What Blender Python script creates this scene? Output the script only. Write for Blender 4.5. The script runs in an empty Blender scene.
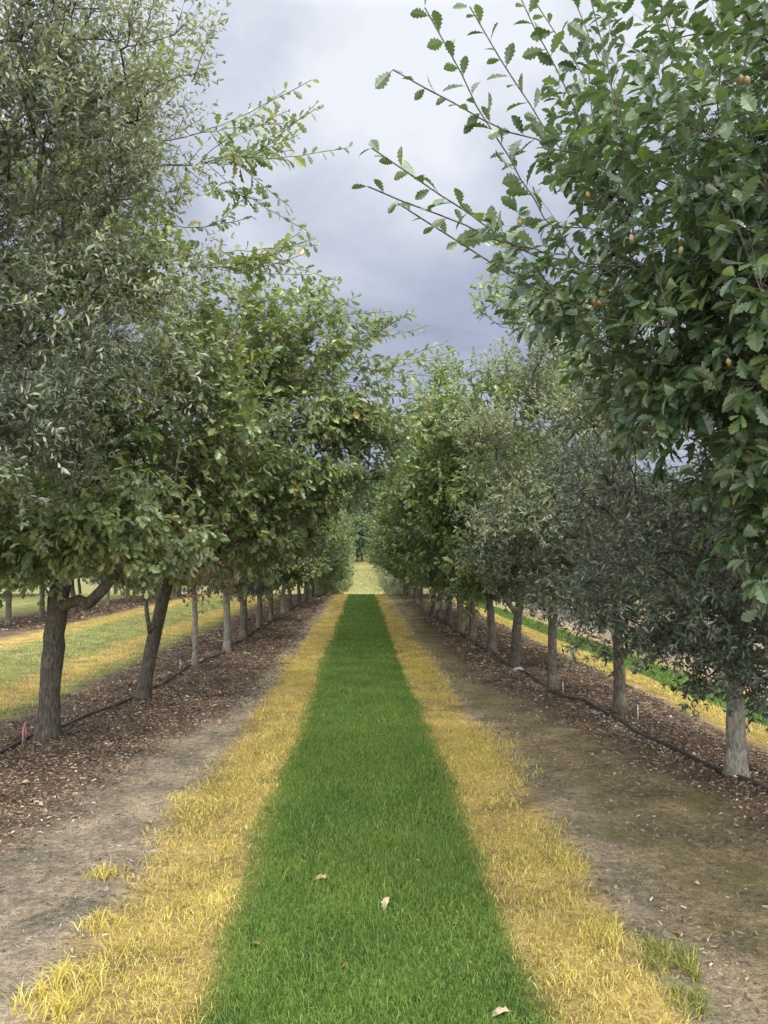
import bpy, math, random
import numpy as np
from mathutils import Vector, Matrix

random.seed(7)
rng = np.random.default_rng(11)
SC = bpy.context.scene
COL = SC.collection

# ------------------------------------------------------------------ camera model
F = 760.0; CX, CY = 384.0, 512.0; EYE = np.array([0., 0., 1.6])
PITCH = math.atan(46.0 / F); YAW = math.atan(23.0 / F)
def ray(px, py):
    c = np.array([(px - CX) / F, 1.0, -(py - CY) / F])          # right, forward, up
    cp, sp = math.cos(PITCH), math.sin(PITCH)
    fwd, up = c[1] * cp - c[2] * sp, c[1] * sp + c[2] * cp
    cy, sy = math.cos(YAW), math.sin(YAW)
    return np.array([c[0] * cy + fwd * sy, -c[0] * sy + fwd * cy, up])
def spot(px, py, d):                                             # point at forward distance d
    r = ray(px, py); return EYE + r * (d / r[1])
def gspot(px, py):
    r = ray(px, py); return EYE + r * (-EYE[2] / r[2])

# ------------------------------------------------------------------ terrain
_yy = np.arange(-60, 901.0)
_zz = np.interp(_yy, [0, 30, 36, 45, 60, 90, 150, 200, 260, 320, 700], [0, 0, -.08, -.95, -2.6, -2.0, -.6, 5.5, 22, 32, 45])
_k = np.hanning(9); _k /= _k.sum()
_zz = np.convolve(np.pad(_zz, 4, mode='edge'), _k, mode='valid')
def H(x, y):
    x = np.asarray(x, float); y = np.asarray(y, float)
    z = np.interp(y, _yy, _zz)
    z = z + np.interp(x, [-300, -60, -9, -3.2, 3.0, 4.9, 6.1, 8.2, 15, 60, 300], [2, .6, 0, 0, 0, -.4, -.5, -.52, -.8, -1.8, -2])
    z = z + .012 * np.sin(x * 3.1 + 1.3 * np.sin(y * 1.7)) * np.sin(y * 2.3 + x) + .008 * np.sin(x * 7.3 + y * 1.1) * np.sin(y * 6.1 - x * 2)
    z = z + .03 * np.exp(-((np.abs(x) - 2.6) / .7) ** 2)
    return z

def wob(y, s):                                                   # wandering edge of a strip, metres
    return .10 * np.sin(y * .83 + s) + .07 * np.sin(y * 1.9 + 2.1 * s) + .05 * np.sin(y * 4.3 + 3.7 * s) + .03 * np.sin(y * 9.7 + s * 5)

# ------------------------------------------------------------------ mesh helpers
def np_mesh(name, V, faces, mat, smooth=False):
    """faces: list of int arrays (n,k)"""
    me = bpy.data.meshes.new(name)
    V = np.ascontiguousarray(V, np.float32)
    faces = [np.asarray(f, np.int32) for f in faces if len(f)]
    me.vertices.add(len(V)); me.vertices.foreach_set('co', V.ravel())
    tot = sum(f.size for f in faces); n = sum(len(f) for f in faces)
    me.loops.add(tot); me.polygons.add(n)
    me.loops.foreach_set('vertex_index', np.concatenate([f.ravel() for f in faces]))
    starts = []; s = 0
    for f in faces:
        starts.append(s + np.arange(len(f)) * f.shape[1]); s += f.size
    me.polygons.foreach_set('loop_start', np.concatenate(starts).astype(np.int32))
    me.polygons.foreach_set('use_smooth', np.full(n, smooth))
    me.update(calc_edges=True)
    me.materials.append(mat)
    return me

def link(name, me, parent=None, loc=None):
    o = bpy.data.objects.new(name, me); COL.objects.link(o)
    if parent is not None: o.parent = parent
    if loc is not None: o.location = loc
    return o

def tag(o, label=None, cat=None, group=None, kind=None):
    if label: o['label'] = label
    if cat: o['category'] = cat
    if group: o['group'] = group
    if kind: o['kind'] = kind
    return o

def empty(name, loc, label, cat, group=None, rz=0, sc=1):
    o = bpy.data.objects.new(name, None); COL.objects.link(o)
    o.location = loc; o.rotation_euler = (0, 0, rz); o.scale = (sc, sc, sc); o.empty_display_size = .2
    return tag(o, label, cat, group)

def nrm(a):
    return a / np.maximum(np.linalg.norm(a, axis=-1, keepdims=True), 1e-9)

class Bag:
    def __init__(s): s.V = []; s.Q = []; s.T = []; s.n = 0
    def add(s, V, Q=None, T=None):
        if Q is not None and len(Q): s.Q.append(np.asarray(Q) + s.n)
        if T is not None and len(T): s.T.append(np.asarray(T) + s.n)
        s.V.append(np.asarray(V)); s.n += len(V)
    def mesh(s, name, mat, smooth=False):
        fs = []
        if s.Q: fs.append(np.concatenate(s.Q))
        if s.T: fs.append(np.concatenate(s.T))
        return np_mesh(name, np.concatenate(s.V), fs, mat, smooth)

def tube(bag, P, R, k=6, rough=0., cap=True, seed=0):
    P = np.asarray(P, float); n = len(P); R = np.broadcast_to(np.asarray(R, float), (n,))
    T = np.gradient(P, axis=0); T = nrm(T)
    ref = np.array([1., 0, 0]) if abs(T[0][0]) < .8 else np.array([0, 1., 0])
    U = nrm(np.cross(T, ref)); W = np.cross(T, U)
    a = np.arange(k) * 2 * math.pi / k
    rr = R[:, None] * np.ones((1, k))
    if rough:
        h = np.arange(n)[:, None] * .2
        rr = rr * (1 + rough * (np.sin(3 * a[None] + h + seed) * .6 + np.sin(5 * a[None] - h * 1.7 + seed * 2) * .4 + np.sin(2 * a[None] + h * .6 + seed) * .7))
    V = P[:, None] + rr[..., None] * (np.cos(a)[None, :, None] * U[:, None] + np.sin(a)[None, :, None] * W[:, None])
    i = np.arange(n - 1)[:, None] * k; j = np.arange(k)[None]; j2 = (j + 1) % k
    Q = np.stack([i + j, i + j2, i + k + j2, i + k + j], -1).reshape(-1, 4)
    V = V.reshape(-1, 3); Tt = None
    if cap:
        V = np.concatenate([V, P[-1:] + T[-1:] * R[-1] * .5, P[:1]])
        b = (n - 1) * k; t0 = n * k
        Tt = [[b + q, b + (q + 1) % k, t0] for q in range(k)] + [[(q + 1) % k, q, t0 + 1] for q in range(k)]
    bag.add(V, Q, Tt)

# ------------------------------------------------------------------ node helpers
def new_mat(name):
    m = bpy.data.materials.new(name); m.use_nodes = True
    nt = m.node_tree; nt.nodes.clear()
    return m, nt
def N(nt, t, **kw):
    n = nt.nodes.new(t)
    for k, v in kw.items():
        if k in ('i',):
            for kk, vv in v.items(): n.inputs[kk].default_value = vv
        else: setattr(n, k, v)
    return n
def ramp(nt, stops, interp='LINEAR'):
    r = nt.nodes.new('ShaderNodeValToRGB'); cr = r.color_ramp; cr.interpolation = interp
    while len(cr.elements) < len(stops): cr.elements.new(.5)
    for e, (p, c) in zip(cr.elements, stops):
        e.position = p; e.color = tuple(c) + (1,) if len(c) == 3 else c
    return r
def mixc(nt, fac, a, b, mode='MIX'):
    m = nt.nodes.new('ShaderNodeMix'); m.data_type = 'RGBA'; m.blend_type = mode
    L = nt.links
    for sock, v in ((0, fac), (6, a), (7, b)):
        if hasattr(v, 'is_linked') or hasattr(v, 'links'): L.new(v, m.inputs[sock])
        else: m.inputs[sock].default_value = (tuple(v) + (1,) if isinstance(v, tuple) and len(v) == 3 else v)
    return m.outputs[2]
def noise(nt, vec, scale, detail=4, rough=.55, dist=0):
    n = N(nt, 'ShaderNodeTexNoise', i={'Scale': scale, 'Detail': detail, 'Roughness': rough, 'Distortion': dist})
    if vec is not None: nt.links.new(vec, n.inputs['Vector'])
    return n.outputs['Fac']
def math_(nt, op, a, b=None, clamp=False):
    m = nt.nodes.new('ShaderNodeMath'); m.operation = op; m.use_clamp = clamp
    for s, v in ((0, a), (1, b)):
        if v is None: continue
        if isinstance(v, (int, float)): m.inputs[s].default_value = v
        else: nt.links.new(v, m.inputs[s])
    return m.outputs[0]

def leaf_mat(name, stops, under, trans, rough=.42, tmix=.28, spec=.45):
    m, nt = new_mat(name); L = nt.links
    g = N(nt, 'ShaderNodeNewGeometry')
    r = ramp(nt, stops); L.new(g.outputs['Random Per Island'], r.inputs[0])
    tc = N(nt, 'ShaderNodeTexCoord')
    nz = noise(nt, tc.outputs['Object'], 1.6, 2)
    lite = ramp(nt, [(.3, (.72, .76, .8)), (.7, (1.25, 1.2, 1.0))]); L.new(nz, lite.inputs[0])
    c = mixc(nt, 1.0, r.outputs[0], lite.outputs[0], 'MULTIPLY')
    c2 = mixc(nt, g.outputs['Backfacing'], c, under)
    b = N(nt, 'ShaderNodeBsdfPrincipled', i={'Roughness': rough, 'Specular IOR Level': spec})
    L.new(c2, b.inputs['Base Color'])
    t = N(nt, 'ShaderNodeBsdfTranslucent')
    tcol = mixc(nt, 1.0, c, trans, 'MULTIPLY'); L.new(tcol, t.inputs['Color'])
    mx = N(nt, 'ShaderNodeMixShader'); mx.inputs[0].default_value = tmix
    L.new(b.outputs[0], mx.inputs[1]); L.new(t.outputs[0], mx.inputs[2])
    o = N(nt, 'ShaderNodeOutputMaterial'); L.new(mx.outputs[0], o.inputs[0])
    return m

def blade_mat(name, stops, tmix=.3, rough=.55, patch=None):
    m, nt = new_mat(name); L = nt.links
    g = N(nt, 'ShaderNodeNewGeometry')
    r = ramp(nt, stops); L.new(g.outputs['Random Per Island'], r.inputs[0])
    c = r.outputs[0]
    if patch:
        nz = noise(nt, g.outputs['Position'], patch[0], 3)
        p = ramp(nt, [(.35, patch[1]), (.65, patch[2])]); L.new(nz, p.inputs[0])
        c = mixc(nt, 1.0, c, p.outputs[0], 'MULTIPLY')
    b = N(nt, 'ShaderNodeBsdfPrincipled', i={'Roughness': rough, 'Specular IOR Level': .3}); L.new(c, b.inputs['Base Color'])
    t = N(nt, 'ShaderNodeBsdfTranslucent'); L.new(c, t.inputs['Color'])
    mx = N(nt, 'ShaderNodeMixShader'); mx.inputs[0].default_value = tmix
    L.new(b.outputs[0], mx.inputs[1]); L.new(t.outputs[0], mx.inputs[2])
    o = N(nt, 'ShaderNodeOutputMaterial'); L.new(mx.outputs[0], o.inputs[0])
    return m

def bark_mat(name, dark, light, pale=None):
    m, nt = new_mat(name); L = nt.links
    tc = N(nt, 'ShaderNodeTexCoord')
    mp = N(nt, 'ShaderNodeMapping'); mp.inputs['Scale'].default_value = (1, 1, .3); L.new(tc.outputs['Object'], mp.inputs[0])
    n1 = noise(nt, mp.outputs[0], 55, 5, .65)
    n2 = noise(nt, tc.outputs['Object'], 5, 4, .6)
    v = N(nt, 'ShaderNodeTexVoronoi', feature='DISTANCE_TO_EDGE', i={'Scale': 42}); L.new(mp.outputs[0], v.inputs['Vector'])
    c = ramp(nt, [(.32, dark), (.68, light)]); L.new(n1, c.inputs[0])
    p = ramp(nt, [(.42, (.85, .85, .85)), (.66, pale or (1.25, 1.22, 1.15))]); L.new(n2, p.inputs[0])
    cc = mixc(nt, 1.0, c.outputs[0], p.outputs[0], 'MULTIPLY')
    fis = ramp(nt, [(0, (0, 0, 0)), (.18, (1, 1, 1))]); L.new(v.outputs['Distance'], fis.inputs[0])
    hh = mixc(nt, .55, n1, fis.outputs[0])
    bp = N(nt, 'ShaderNodeBump', i={'Strength': .9, 'Distance': .012}); L.new(hh, bp.inputs['Height'])
    b = N(nt, 'ShaderNodeBsdfPrincipled', i={'Roughness': .9, 'Specular IOR Level': .15})
    L.new(cc, b.inputs['Base Color']); L.new(bp.outputs[0], b.inputs['Normal'])
    o = N(nt, 'ShaderNodeOutputMaterial'); L.new(b.outputs[0], o.inputs[0])
    return m

def plain_mat(name, col, rough=.6, spec=.3):
    m, nt = new_mat(name)
    tc = N(nt, 'ShaderNodeTexCoord'); nz = noise(nt, tc.outputs['Object'], 40, 4)
    r = ramp(nt, [(.3, tuple(c * .7 for c in col)), (.7, tuple(min(1, c * 1.25) for c in col))]); nt.links.new(nz, r.inputs[0])
    b = N(nt, 'ShaderNodeBsdfPrincipled', i={'Roughness': rough, 'Specular IOR Level': spec})
    nt.links.new(r.outputs[0], b.inputs['Base Color'])
    o = N(nt, 'ShaderNodeOutputMaterial'); nt.links.new(b.outputs[0], o.inputs[0])
    return m

# ------------------------------------------------------------------ materials
M_BARK_DARK = bark_mat('bark_dark', (.03, .026, .021), (.12, .107, .088))
M_BARK_GREY = bark_mat('bark_grey', (.05, .043, .033), (.165, .148, .118), (1.35, 1.33, 1.28))
M_BARK_PALE = bark_mat('bark_pale', (.10, .09, .072), (.28, .26, .215), (1.25, 1.23, 1.2))
M_BARK_LIMB = bark_mat('bark_limb', (.045, .038, .03), (.16, .14, .11))
M_OAK_NEAR = leaf_mat('leaf_oak_near', [(0, (0.0243, 0.0518, 0.0242)), (.35, (0.0404, 0.0769, 0.0323)), (.7, (0.0606, 0.1028, 0.0387)), (.9, (0.0848, 0.1341, 0.0444)), (1, (0.1536, 0.1788, 0.0484))], (.16, .20, .13), (1.3, 1.6, .7), rough=.33, tmix=.25, spec=.6)
M_OAK_WARM = leaf_mat('leaf_oak_warm', [(0, (0.0694, 0.1077, 0.0465)), (.4, (0.1159, 0.1654, 0.0703)), (.75, (0.1798, 0.2268, 0.0928)), (.95, (0.2782, 0.3003, 0.1196)), (1, (0.3479, 0.2573, 0.1407))], (.20, .22, .14), (1.5, 1.6, .6), rough=.36, tmix=.32, spec=.55)
M_OAK_MID = leaf_mat('leaf_oak_mid', [(0, (0.0609, 0.1010, 0.0404)), (.4, (0.1109, 0.1606, 0.0617)), (.8, (0.1663, 0.2180, 0.0809)), (.95, (0.2439, 0.2868, 0.1010)), (1, (0.3103, 0.2523, 0.1188))], (.20, .23, .14), (1.4, 1.6, .65), rough=.36, tmix=.32, spec=.55)
M_ILEX = leaf_mat('leaf_holm', [(0, (0.0346, 0.0522, 0.0298)), (.4, (0.0599, 0.0845, 0.0480)), (.8, (0.0960, 0.1259, 0.0728)), (1, (0.1459, 0.1798, 0.0951))], (.21, .225, .165), (1.2, 1.3, .8), rough=.36, tmix=.15, spec=.55)
M_ILEX_DARK = leaf_mat('leaf_holm_dark', [(0, (0.0245, 0.0377, 0.0257)), (.4, (0.0446, 0.0622, 0.0418)), (.8, (0.0691, 0.0883, 0.0594)), (1, (0.1152, 0.1387, 0.0843))], (.15, .165, .125), (1.2, 1.3, .8), rough=.33, tmix=.12, spec=.6)
M_ILEX_PALE = leaf_mat('leaf_holm_pale', [(0, (0.1088, 0.1365, 0.0721)), (.5, (0.1814, 0.2145, 0.1141)), (1, (0.2902, 0.3250, 0.1682))], (.32, .33, .24), (1.2, 1.3, .8), rough=.36, tmix=.2, spec=.5)
M_BROWNED = leaf_mat('leaf_browned', [(0, (.09, .085, .05)), (.4, (.16, .125, .075)), (.8, (.25, .18, .11)), (1, (.32, .25, .17))], (.27, .22, .16), (1.3, 1.2, .8), rough=.6, tmix=.25)
M_GREEN = blade_mat('grass_green', [(0, (0.0803, 0.1393, 0.0244)), (.5, (0.1274, 0.2112, 0.0367)), (.9, (0.1793, 0.2784, 0.0566)), (1, (0.3208, 0.3711, 0.1309))], tmix=.35, patch=(1.7, (.82, .88, .85), (1.15, 1.1, 1.05)))
M_STRAW = blade_mat('grass_straw', [(0, (0.3375, 0.2638, 0.0589)), (.4, (0.4661, 0.3871, 0.0883)), (.8, (0.5625, 0.4925, 0.1431)), (.96, (0.6429, 0.5981, 0.2524)), (1, (0.3054, 0.2991, 0.0673))], tmix=.3, patch=(2.2, (.85, .82, .8), (1.12, 1.1, 1.0)))
M_MIXGRASS = blade_mat('grass_mixed', [(0, (0.1152, 0.1630, 0.0505)), (.4, (0.2074, 0.2410, 0.0794)), (.75, (0.2995, 0.3118, 0.1155)), (1, (0.3571, 0.3827, 0.1804))], tmix=.3, patch=(.55, (.72, .95, .7), (1.25, 1.05, .9)))
M_OLIVE = blade_mat('grass_olive', [(0, (.10, .13, .03)), (.5, (.17, .19, .045)), (1, (.36, .32, .08))], tmix=.3)
M_MULCH = blade_mat('mulch', [(0, (0.0355, 0.0257, 0.0196)), (.3, (0.0861, 0.0618, 0.0444)), (.6, (0.1622, 0.1167, 0.0836)), (.85, (0.2636, 0.2043, 0.1501)), (.96, (0.3649, 0.3151, 0.2481)), (1, (0.5069, 0.5020, 0.4570))], tmix=.05, rough=.85, patch=(1.3, (.62, .6, .6), (1.35, 1.25, 1.15)))
M_GRAVEL = blade_mat('pale_gravel', [(0, (0.1540, 0.1400, 0.1190)), (.5, (0.2660, 0.2450, 0.2100)), (1, (0.4200, 0.3990, 0.3500))], tmix=0, rough=.9)
M_HOSE = plain_mat('hose_black', (.035, .034, .033), .5, .35)
M_STAKE = plain_mat('stake_plastic', (.09, .085, .08), .5)
M_PINK = plain_mat('pink_tape', (.33, .14, .15), .6)
M_PALESTAKE = plain_mat('pale_stake', (.45, .40, .36), .6)
M_DRY = leaf_mat('dry_leaf', [(0, (.38, .29, .20)), (1, (.52, .42, .31))], (.6, .5, .42), (1.2, 1, .8), rough=.7, tmix=.15)
M_DRYB = leaf_mat('dry_leaf_brown', [(0, (.20, .11, .07)), (1, (.28, .17, .11))], (.3, .2, .15), (1.2, 1, .8), rough=.7, tmix=.15)
M_ACORN = plain_mat('acorn_nut', (.14, .13, .035), .35, .5)
M_ACORNB = plain_mat('acorn_brown', (.20, .09, .03), .35, .5)
M_CUP = plain_mat('acorn_cup', (.20, .16, .09), .8)

def ground_mat():
    m, nt = new_mat('orchard_ground'); L = nt.links
    g = N(nt, 'ShaderNodeNewGeometry'); P = g.outputs['Position']
    sp = N(nt, 'ShaderNodeSeparateXYZ'); L.new(P, sp.inputs[0]); X, Y = sp.outputs[0], sp.outputs[1]
    e1 = noise(nt, P, 1.1, 4, .6); e2 = noise(nt, P, 6, 4, .65)
    w = math_(nt, 'ADD', math_(nt, 'MULTIPLY', math_(nt, 'SUBTRACT', e1, .5), .55), math_(nt, 'MULTIPLY', math_(nt, 'SUBTRACT', e2, .5), .35))
    # the mown green strip keeps a cleaner edge
    near = math_(nt, 'MULTIPLY', math_(nt, 'SUBTRACT', math_(nt, 'ABSOLUTE', X), .45), 1.2, True)
    near = math_(nt, 'ADD', math_(nt, 'MULTIPLY', near, .85), .15)
    xw = math_(nt, 'ADD', X, math_(nt, 'MULTIPLY', w, near))
    ax_ = math_(nt, 'ABSOLUTE', X)
    sh = math_(nt, 'MULTIPLY', math_(nt, 'DIVIDE', math_(nt, 'SUBTRACT', ax_, 1.08), .3, True), math_(nt, 'DIVIDE', math_(nt, 'SUBTRACT', 3.0, ax_), .9, True))
    sh = math_(nt, 'MULTIPLY', math_(nt, 'MULTIPLY', sh, math_(nt, 'DIVIDE', math_(nt, 'SUBTRACT', Y, 5.5), 4., True)), .75)
    xw = math_(nt, 'ADD', xw, math_(nt, 'MULTIPLY', sh, math_(nt, 'SIGN', X)))
    u = math_(nt, 'DIVIDE', math_(nt, 'ADD', xw, 12.), 24., True)
    GREEN = (.06, .115, .03); STRAW = (.33, .255, .11); SOIL = (.27, .235, .185); MUL = (.135, .102, .078); MOSS = (.205, .172, .108); PALE = (.36, .31, .25); MIX = (.185, .195, .085)
    st = [(-9.9, MIX), (-9.3, MUL), (-7.3, MUL), (-7.0, STRAW), (-6.4, STRAW), (-6.1, MIX), (-4.6, MIX), (-4.4, STRAW), (-3.9, STRAW), (-3.6, MIX), (-3.35, MUL), (-2.2, MUL), (-1.75, SOIL), (-1.22, SOIL), (-1.08, STRAW), (-.58, STRAW), (-.53, GREEN),
          (.60, GREEN), (.66, STRAW), (1.1, STRAW), (1.25, SOIL), (1.6, MOSS), (2.1, MOSS), (2.5, MUL), (3.5, MUL), (3.8, STRAW), (4.55, STRAW), (4.85, GREEN), (5.7, GREEN), (5.85, STRAW), (6.6, PALE), (8.2, PALE)]
    r = ramp(nt, [((a + 12) / 24, c) for a, c in st]); L.new(u, r.inputs[0])
    # beyond the crest everything is dry straw
    far = math_(nt, 'DIVIDE', math_(nt, 'SUBTRACT', Y, 44.), 12., True)
    farcol = mixc(nt, math_(nt, 'DIVIDE', math_(nt, 'SUBTRACT', ax_, 4.), 3., True), (.215, .20, .095), (.15, .155, .075))
    base = mixc(nt, far, r.outputs[0], farcol)
    far2 = math_(nt, 'DIVIDE', math_(nt, 'SUBTRACT', Y, 155.), 25., True)
    base = mixc(nt, far2, base, (.06, .07, .035))
    n3 = noise(nt, P, 22, 6, .7); n4 = noise(nt, P, 90, 4, .7); n5 = noise(nt, P, 2.6, 5, .6)
    v3 = ramp(nt, [(.3, (.55, .53, .5)), (.7, (1.5, 1.5, 1.48))]); L.new(n3, v3.inputs[0])
    v4 = ramp(nt, [(.3, (.55, .55, .55)), (.7, (1.5, 1.48, 1.44))]); L.new(n4, v4.inputs[0])
    v5 = ramp(nt, [(.35, (.60, .60, .60)), (.65, (1.35, 1.28, 1.2))]); L.new(n5, v5.inputs[0])
    c = mixc(nt, 1., base, v3.outputs[0], 'MULTIPLY'); c = mixc(nt, 1., c, v4.outputs[0], 'MULTIPLY'); c = mixc(nt, 1., c, v5.outputs[0], 'MULTIPLY')
    # thin moss on the bare right-hand soil
    mo = noise(nt, P, 3.3, 5, .65, .6)
    mo = math_(nt, 'MULTIPLY', math_(nt, 'SUBTRACT', mo, .53), 7., True)
    zone = math_(nt, 'MULTIPLY', math_(nt, 'GREATER_THAN', X, 1.15), math_(nt, 'LESS_THAN', X, 2.6))
    mo = math_(nt, 'MULTIPLY', math_(nt, 'MULTIPLY', mo, zone), .65)
    c = mixc(nt, mo, c, (.155, .15, .045))
    hgt = math_(nt, 'ADD', n3, math_(nt, 'MULTIPLY', n4, .5))
    bp = N(nt, 'ShaderNodeBump', i={'Strength': 1., 'Distance': .05}); L.new(hgt, bp.inputs['Height'])
    b = N(nt, 'ShaderNodeBsdfPrincipled', i={'Roughness': .95, 'Specular IOR Level': .1})
    L.new(c, b.inputs['Base Color']); L.new(bp.outputs[0], b.inputs['Normal'])
    o = N(nt, 'ShaderNodeOutputMaterial'); L.new(b.outputs[0], o.inputs[0])
    return m

# ------------------------------------------------------------------ ground
def build_ground():
    xs = np.unique(np.concatenate([np.arange(-4, 4.01, .08), np.arange(-12, -4, .3), np.arange(4.2, 12.1, .3), np.array([-400, -250, -160, -100, -70, -50, -36, -27, -20, -15, 15, 20, 27, 36, 50, 70, 100, 160, 250, 400.])]))
    ys = np.unique(np.concatenate([np.array([-60, -30, -15, -8, -4, -2, -1, 0.]), np.arange(1, 8, .08), np.arange(8, 20, .2), np.arange(20, 66, .6), np.arange(66, 200, 4), np.arange(200, 340, 8), np.arange(340, 860, 40)]))
    XX, YY = np.meshgrid(xs, ys); Z = H(XX, YY)
    V = np.stack([XX, YY, Z], -1).reshape(-1, 3); nx, ny = len(xs), len(ys)
    i = np.arange(ny - 1)[:, None] * nx; j = np.arange(nx - 1)[None]
    Q = np.stack([i + j, i + j + 1, i + nx + j + 1, i + nx + j], -1).reshape(-1, 4)
    o = link('ground', np_mesh('ground', V, [Q], ground_mat(), True)); tag(o, kind='structure')
build_ground()

# ------------------------------------------------------------------ grass
def blades(P, h, w, lean):
    """P (n,3) roots"""
    n = len(P); a = rng.uniform(0, 2 * math.pi, n); b = rng.uniform(0, 2 * math.pi, n)
    s = np.stack([np.cos(a), np.sin(a), np.zeros(n)], -1) * (w * .5)[:, None]
    d = np.stack([np.cos(b), np.sin(b), np.zeros(n)], -1) * (lean * h)[:, None]
    up = np.zeros((n, 3)); up[:, 2] = h
    base = P - np.array([0, 0, .006])
    m = P + up * .55 + d * .35; t = P + up * (1 - .25 * lean[:, None]) + d
    V = np.stack([base - s, base + s, m - s * .8, m + s * .8, t], 1).reshape(-1, 3)
    k = np.arange(n)[:, None] * 5
    return V, k + np.array([[0, 1, 3, 2]]), k + np.array([[2, 3, 4]])

def grass_obj(name, pts, h, w, lean, mat, label, cat='grass'):
    V, Q, T = blades(pts, h, w, lean)
    o = link(name, np_mesh(name, V, [Q, T], mat)); return tag(o, label, cat, kind='stuff')

def scatter(bands, xfun):
    """bands: (y0,y1,density per m2,blade width scale); xfun(n,y)->x, span width"""
    out = []; ws = []
    for y0, y1, den, wsz in bands:
        for ya in np.arange(y0, y1, .5):
            yb = min(ya + .5, y1)
            x0, x1 = xfun(.5 * (ya + yb))
            n = int(den * (yb - ya) * (x1 - x0))
            y = rng.uniform(ya, yb, n); x = rng.uniform(x0, x1, n)
            out.append(np.stack([x, y], -1)); ws.append(np.full(n, wsz))
    return np.concatenate(out), np.concatenate(ws)

def on_ground(xy): return np.stack([xy[:, 0], xy[:, 1], H(xy[:, 0], xy[:, 1])], -1)

GL, GR = -.57, .64
def gl(y): return GL + .25 * wob(y, 1.) - .03 * np.exp(-((y - 13) / 5) ** 2)
def gr(y): return GR + .05 * np.exp(-((y - 2.6) / .7) ** 2) + .25 * wob(y, 2.4) - .07 * np.exp(-((y - 13) / 4) ** 2)
B = [(2.2, 4.5, 17000, .8), (4.5, 7.5, 9500, 1.1), (7.5, 12, 4500, 1.6), (12, 20, 1900, 2.6), (20, 38, 700, 4.5)]
xy, ws = scatter(B, lambda y: (GL - .14, GR + .16))
keep = (xy[:, 0] > gl(xy[:, 1]) + rng.normal(0, .024, len(xy))) & (xy[:, 0] < gr(xy[:, 1]) + rng.normal(0, .024, len(xy)))
xy, ws = xy[keep], ws[keep]; n = len(xy)
h = rng.uniform(.016, .036, n) * (1 + .3 * np.sin(xy[:, 0] * 5 + xy[:, 1] * 3) * np.sin(xy[:, 1] * 4.7)); h[rng.random(n) < .02] *= 1.9
grass_obj('mown_grass', on_ground(xy), h, rng.uniform(.0025, .0042, n) * ws, rng.uniform(.2, 1.2, n), M_GREEN, 'lush green mown grass strip running down the middle of the orchard alley')

def straw(side):
    if side < 0: f = lambda y: (-1.75, GL + .05)
    else: f = lambda y: (GR - .05, 1.85)
    xy, ws = scatter([(2.2, 4.5, 9500, .8), (4.5, 7.5, 6000, 1.05), (7.5, 12, 3000, 1.6), (12, 20, 1300, 2.6), (20, 38, 500, 4.5)], f)
    x, y = xy[:, 0], xy[:, 1]
    if side < 0:
        edge = -1.12 + wob(y, .7); d = x - edge; inner = x < gl(y) + rng.normal(0, .04, len(x))
    else:
        edge = 1.06 + wob(y, 3.9) + .28 * np.exp(-((y - 6.6) / .7) ** 2) + .1 * np.exp(-((y - 10) / 2.5) ** 2); d = edge - x; inner = x > gr(y) + rng.normal(0, .04, len(x))
    tuft = .09 * np.sin(x * 11 + 3 * np.sin(y * 5)) * np.sin(y * 9 + 2 * np.sin(x * 7)) + .06 * np.sin(x * 23 + y * 5) * np.sin(y * 19 - x * 9)
    p = 1 / (1 + np.exp(-(d + tuft - .02) / .035))
    thin = .5 + .5 * np.sin(x * 4.1 + 2 * np.sin(y * 1.3 + side)) * np.sin(y * 2.7 + 1.5 * np.sin(x * 3.3)) + .35 * np.sin(x * 13 + y * 7) * np.sin(y * 11 - x * 5)
    keep = inner & (rng.random(len(x)) < p * (.35 + .65 * np.clip(d / .3, 0, 1)) * np.clip(.45 + .75 * thin, .2, 1))
    xy, ws = xy[keep], ws[keep]; dk = d[keep]; n = len(xy)
    h = rng.uniform(.014, .036, n) * np.where(dk < .15, 1.5, 1.0)
    return xy, ws, h
a, b = straw(-1), straw(1)
xy = np.concatenate([a[0], b[0]]); ws = np.concatenate([a[1], b[1]]); h = np.concatenate([a[2], b[2]]); n = len(xy)
grass_obj('dry_grass', on_ground(xy), h, rng.uniform(.003, .005, n) * ws, rng.uniform(.4, 1.8, n), M_STRAW, 'straw yellow dead grass bordering both sides of the green strip')

# left alley and right alley
xy, ws = scatter([(6, 12, 900, 2.2), (12, 22, 450, 3.6), (22, 38, 220, 6)], lambda y: (-7.1, -3.3))
keep = (xy[:, 0] + .45 * xy[:, 1] > -4.) & ((xy[:, 0] < -3.55 + wob(xy[:, 1], 5)) | (rng.random(len(xy)) < .12)) & (xy[:, 0] > -6.9 + wob(xy[:, 1], 8)); xy, ws = xy[keep], ws[keep]
xb = xy[:, 0] + .8 * wob(xy[:, 1], 2.2) + rng.normal(0, .12, len(xy))
dryb = ((xb > -4.5) & (xb < -3.75)) | (xb < -6.2) | (rng.random(len(xy)) < .12)
for sel, mt, nm_, lab in ((~dryb, M_MIXGRASS, 'patchy_grass', 'patchy pale green grass in the next alley on the left'), (dryb, M_STRAW, 'streaky_dry_grass', 'yellow streaks of dry grass in the next alley on the left')):
    q = xy[sel]; n = len(q)
    grass_obj(nm_, on_ground(q), rng.uniform(.02, .04, n), rng.uniform(.002, .004, n) * ws[sel], rng.uniform(.4, 1.6, n), mt, lab)
xy, ws = scatter([(5, 12, 1100, 2.2), (12, 22, 500, 3.6), (22, 38, 200, 6)], lambda y: (4.75, 5.78))
n = len(xy)
grass_obj('side_green_grass', on_ground(xy), rng.uniform(.03, .06, n), rng.uniform(.003, .005, n) * ws, rng.uniform(.2, 1.2, n), M_GREEN, 'bright green grass strip in the next alley on the right')
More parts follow.
